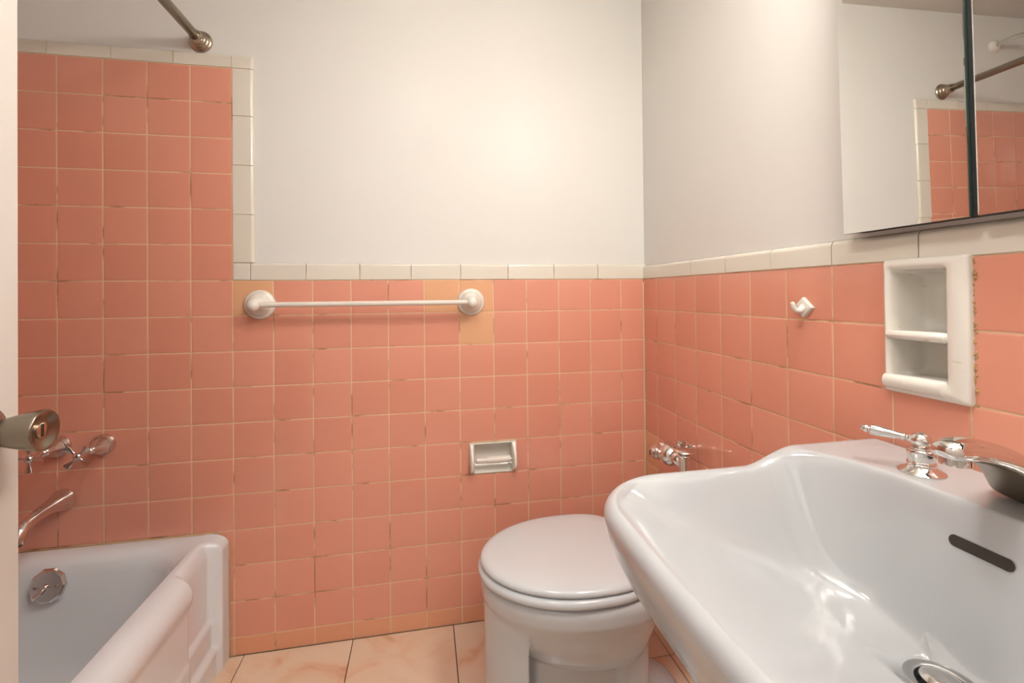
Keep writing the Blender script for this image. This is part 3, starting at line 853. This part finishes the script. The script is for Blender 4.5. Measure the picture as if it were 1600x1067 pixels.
loft(bm, [egg(-.596, -.215, .162, .3605), egg(-.612, -.207, .176, .3615), egg(-.6185, -.204, .1815, .366), egg(-.6200, -.203, .1825, .3725), egg(-.6180, -.204, .1810, .379), egg(-.610, -.208, .174, .3828), egg(-.590, -.22, .155, .3834)], True, True, True)
obj('seat', bm, M['seat'], toilet, True)
bm = bmesh.new()
LZ = .3848
loft(bm, [egg(-.590, -.215, .155, LZ), egg(-.606, -.205, .1705, LZ + .0005), egg(-.6125, -.202, .1765, LZ + .003), egg(-.6140, -.201, .1780, LZ + .0075), egg(-.6120, -.202, .1760, LZ + .0125), egg(-.6060, -.206, .1700, LZ + .0165), egg(-.594, -.213, .158, LZ + .0190), egg(-.55, -.24, .125, LZ + .0208), egg(-.46, -.32, .05, LZ + .0215)], True, True, True)
obj('lid', bm, M['seat'], toilet, True)
for s in (-1, 1):
    bm = bmesh.new(); box(bm, -.215, -.170, TYC + s * .075 - .016, TYC + s * .075 + .016, .356, .392, .006, 3); obj('hinge', bm, M['seat'], toilet)

# ------------------------------------------------------------------ flush valve on the right wall
FVX, FVY = -.062, -.346
fv = thing('flush_valve', 'chrome flush valve with a disc cap on the right wall above the toilet', 'flush valve', (FVX, FVY, .36))
bm = bmesh.new()
lathe(bm, [(0, .021), (.012, .021), (.016, .0148), (.244, .0148), (.245, .018), (.250, .0195), (.2525, .018), (.253, .0148)], (FVX, FVY, .3585), (0, 0, 1), 32)
obj('flush_tube', bm, M['spoutchrome'], fv, autosmooth=40)
bm = bmesh.new(); lathe(bm, [(0, .0150), (.003, .0155), (.006, .0250), (.009, .0275), (.011, .0270), (.014, .022), (.016, .010), (.0165, 0)], (FVX, FVY, .6095), (0, 0, 1), 36)
obj('valve_cap', bm, M['chrome'], fv, autosmooth=45)
bm = bmesh.new()
SX_, SY_, SZ_ = -.070, -.258, .590
tube(bm, [(FVX, FVY + .005, .586, .0170), (SX_ + .004, SY_ - .02, .588, .0170)], 24)
bmesh.ops.create_uvsphere(bm, u_segments=28, v_segments=18, radius=.0300, matrix=Matrix.Translation((SX_ + .002, SY_ - .024, SZ_ - .002)))
obj('connecting_elbow', bm, M['spoutchrome'], fv)
bm = bmesh.new()
lathe(bm, [(0.069, .0285), (.066, .0285), (.062, .018), (.03, .018), (.02, .0255), (-.006, .0268), (-.012, .0245), (-.016, .0222), (-.019, .0228), (-.024, .0222), (-.026, .0192), (-.030, .0198), (-.035, .0186), (-.037, .0150), (-.044, .0138), (-.0455, .010), (-.0455, 0)], (SX_, SY_, SZ_), (1, 0, 0), 36)
cs = obj('control_stop', bm, M['chrome'], fv, autosmooth=40)
bm = bmesh.new(); box(bm, SX_ - .0465, SX_ - .0440, SY_ - .0014, SY_ + .0014, SZ_ - .0075, SZ_ + .0075); obj('stop_slot', bm, M['darkmetal'], cs, False)
bm = bmesh.new(); lathe(bm, [(0, .012), (.004, .0135), (.010, .012), (.0125, .006), (.013, 0)], (FVX + .02, FVY + .050, .620), (0, 0, 1), 24)
lathe(bm, [(0, .007), (.024, .007)], (FVX + .02, FVY + .050, .598), (0, 0, 1), 16)
obj('bleed_cap', bm, M['chrome'], fv, autosmooth=40)

# ------------------------------------------------------------------ light
def lamp_strength(m, s): bsdf(m).inputs['Emission Strength'].default_value = s
lamp_strength(M['lamp'], 45)
hl = bpy.data.lights.new('hall_light', 'AREA'); hl.shape = 'RECTANGLE'; hl.size = 2.0; hl.size_y = 1.9; hl.energy = 16; hl.color = (.965, .98, 1)
ho = bpy.data.objects.new('hall_light', hl); C.objects.link(ho); ho.location = (-.75, -2.75, 2.18)
wd = bpy.data.worlds.new('world'); scene.world = wd; wd.use_nodes = True
wd.node_tree.nodes['Background'].inputs[0].default_value = (.9, .87, .82, 1); wd.node_tree.nodes['Background'].inputs[1].default_value = .05

# ------------------------------------------------------------------ camera
F_, CY_ = 721.8, 453.15
yaw, pitch, roll = .1893, .0076, -.0098
cam = bpy.data.cameras.new('camera'); co = bpy.data.objects.new('camera', cam); C.objects.link(co)
cam.sensor_width = 36; cam.sensor_fit = 'HORIZONTAL'; cam.lens = F_ / 1600 * 36
cam.shift_y = (CY_ - 533.5) / 1600
cam.clip_start = .01
cyw, syw, cp, sp_ = math.cos(yaw), math.sin(yaw), math.cos(pitch), math.sin(pitch)
fw = Vector((syw * cp, cyw * cp, sp_)); r0 = Vector((cyw, -syw, 0)); u0 = r0.cross(fw)
rt = r0 * math.cos(roll) + u0 * math.sin(roll); up = -r0 * math.sin(roll) + u0 * math.cos(roll)
co.matrix_world = Matrix(((rt.x, up.x, -fw.x, -.7454), (rt.y, up.y, -fw.y, -1.4803), (rt.z, up.z, -fw.z, 1.0459), (0, 0, 0, 1)))
scene.camera = co
vs = scene.view_settings
vs.view_transform = 'Standard'; vs.look = 'None'; vs.exposure = 0.45; vs.gamma = 1.0; vs.use_curve_mapping = False
